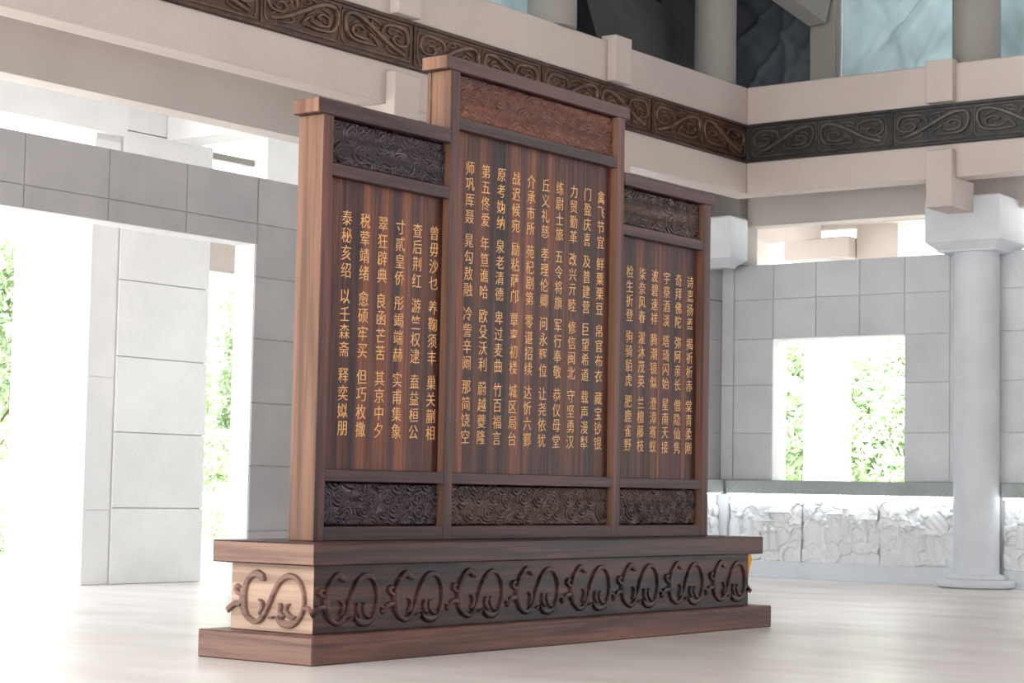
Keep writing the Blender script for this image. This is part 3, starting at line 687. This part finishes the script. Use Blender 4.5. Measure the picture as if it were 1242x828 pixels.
def glyph_mesh(ch):
    if ch not in glyph:
        fc.body = ch; dg = bpy.context.evaluated_depsgraph_get(); ev = fo.evaluated_get(dg); me = ev.to_mesh()
        vs = [tuple(v.co) for v in me.vertices]; fs = [tuple(p.vertices) for p in me.polygons]; ev.to_mesh_clear()
        xs = [v[0] for v in vs]; ys = [v[1] for v in vs]
        glyph[ch] = (vs, fs, ((min(xs) + max(xs)) / 2, (min(ys) + max(ys)) / 2, max(xs) - min(xs), max(ys) - min(ys)))
    return glyph[ch]
for bi, (u0, u1, zc, r0, r1) in enumerate(BAYS):
    nb = (6, 10, 6)[bi]
    for (za, zb) in ((Z0, 1.15), (1.55, 1.66), (r0, r1)):
        m = MB(); m.box((u0 - 0.004, Q0 + 0.004, za), (u1 + 0.004, Q1 - 0.02, zb), 0.006); m.build('rail', M['rail'], scr)
    # boards of the text panel, one by one
    rgb = random.Random(17 + bi); cu_ = [u0]
    ws = [0.7 + 0.6 * rgb.random() for _ in range(nb)]; tot = sum(ws)
    for w_ in ws: cu_.append(cu_[-1] + w_ / tot * (u1 - u0))
    for a, b in zip(cu_[:-1], cu_[1:]):
        box('board', (a + 0.0008, PV, 1.66), (b - 0.0008, Q1 - 0.05, r0), M['board'], scr, 0.0025)
    # cloud carvings, low and high
    L = u1 - u0
    for k, (za, zb) in enumerate(((1.15, 1.55), (r1, zc))):
        mt = [[M['cloud_dark'], M['cloud_dark']], [M['cloud_mid'], M['cloud_red']], [M['cloud_mid'], M['cloud_mid']]][bi][k]
        H_ = zb - za
        heightfield('cloud_carving', int(L * 200), int(H_ * 200), clouds(100 + bi * 7 + k, L, H_),
                    lambda X, Z, H, u0=u0, L=L, za=za, H_=H_: (u0 + X * L, PV + 0.012 - H * 1.25, za + Z * H_), mt, scr)
        box('carving_ground', (u0, PV + 0.016, za), (u1, Q1 - 0.05, zb), mt, scr)
    cols = INS[bi]; ca, cb = ICOL[bi]; zt, zb = IZ[bi]
    ng = len(cols[0]); pitch = (zt - zb) / (4 * ng - 1 + 0.48 * (ng - 1) + 0.92)
    for ci, groups in enumerate(cols):
        uc_ = ca + (cb - ca) * ci / (len(cols) - 1); z = zt - pitch * 0.46
        for gi, g_ in enumerate(groups):
            rest = MB()
            last = bi == 2 and ci == len(cols) - 1 and gi == len(groups) - 1      # past 300 characters: joined
            for ch in g_:
                vs, fs, (cx, cy, w_, h_) = glyph_mesh(ch); sc_ = 0.147
                loc = (uc_, PV - 0.0035, z)
                pv = [((x - cx) * sc_, 0.0, (y - cy) * sc_ * 1.02 + (x - cx) * sc_ * 0.05) for x, y, _ in vs]
                if last: rest.add([(p[0] + loc[0], loc[1], p[2] + loc[2]) for p in pv], fs)
                else:
                    me = bpy.data.meshes.new('gold_character'); me.from_pydata(pv, [], fs); me.materials.append(M['gold'])
                    o = link('gold_character', me, scr, loc)
                    sol = o.modifiers.new('raise', 'SOLIDIFY'); sol.thickness = 0.003; sol.offset = 0
                z -= pitch
            if last:
                me = bpy.data.meshes.new('gold_character'); me.from_pydata(rest.v, [], rest.f); me.materials.append(M['gold'])
                o = link('gold_character', me, scr); o['kind'] = 'stuff'
                sol = o.modifiers.new('raise', 'SOLIDIFY'); sol.thickness = 0.003; sol.offset = 0
            z -= pitch * 0.48
bpy.data.objects.remove(fo)
# plain back boarding so that the screen is closed behind
box('back_board', (UL[1], Q1 - 0.05, Z0), (UM[0], Q1 - 0.02, 4.82), M['board'], scr)
box('back_board', (UM[1], Q1 - 0.05, Z0), (UN[0], Q1 - 0.02, 5.54), M['board'], scr)
box('back_board', (UN[1], Q1 - 0.05, Z0), (UR[0], Q1 - 0.02, 4.82), M['board'], scr)

# ------------------------------------------------------------------ yellow draped stand behind the screen's right end
yt = thing('draped_stool', 'small stool draped in yellow orange cloth behind the right end of the plinth', 'stool')
yu, yv = 11.35, 2.75
m = MB(); nn = 40; k0 = 0
prof = [(0.30, 0.0), (0.29, 0.12), (0.30, 0.3), (0.34, 0.5), (0.37, 0.62), (0.36, 0.69), (0.30, 0.72), (0.02, 0.725)]
for r, z in prof:
    for i in range(nn):
        a = 2 * math.pi * i / nn; rr = r * (1 + (0.10 * (1 - z / 0.8)) * math.sin(a * 9)); m.v.append((yu + rr * math.cos(a), yv + rr * math.sin(a), z))
for j in range(len(prof) - 1):
    for i in range(nn): i2 = (i + 1) % nn; m.f.append((j * nn + i, j * nn + i2, (j + 1) * nn + i2, (j + 1) * nn + i))
m.f.append(tuple(range(7 * nn, 8 * nn)))
m.build('cloth_cover', M['yellow'], yt, True)
m = MB(); m.lathe(yu, yv, [(0.22, 0.60), (0.22, 0.66)], 24); m.build('stool_seat', M['rail'], yt)
for a in range(4):
    an = a * math.pi / 2 + 0.4; x, y = yu + 0.16 * math.cos(an), yv + 0.16 * math.sin(an); box('leg', (x - 0.02, y - 0.02, 0), (x + 0.02, y + 0.02, 0.6), M['rail'], yt)
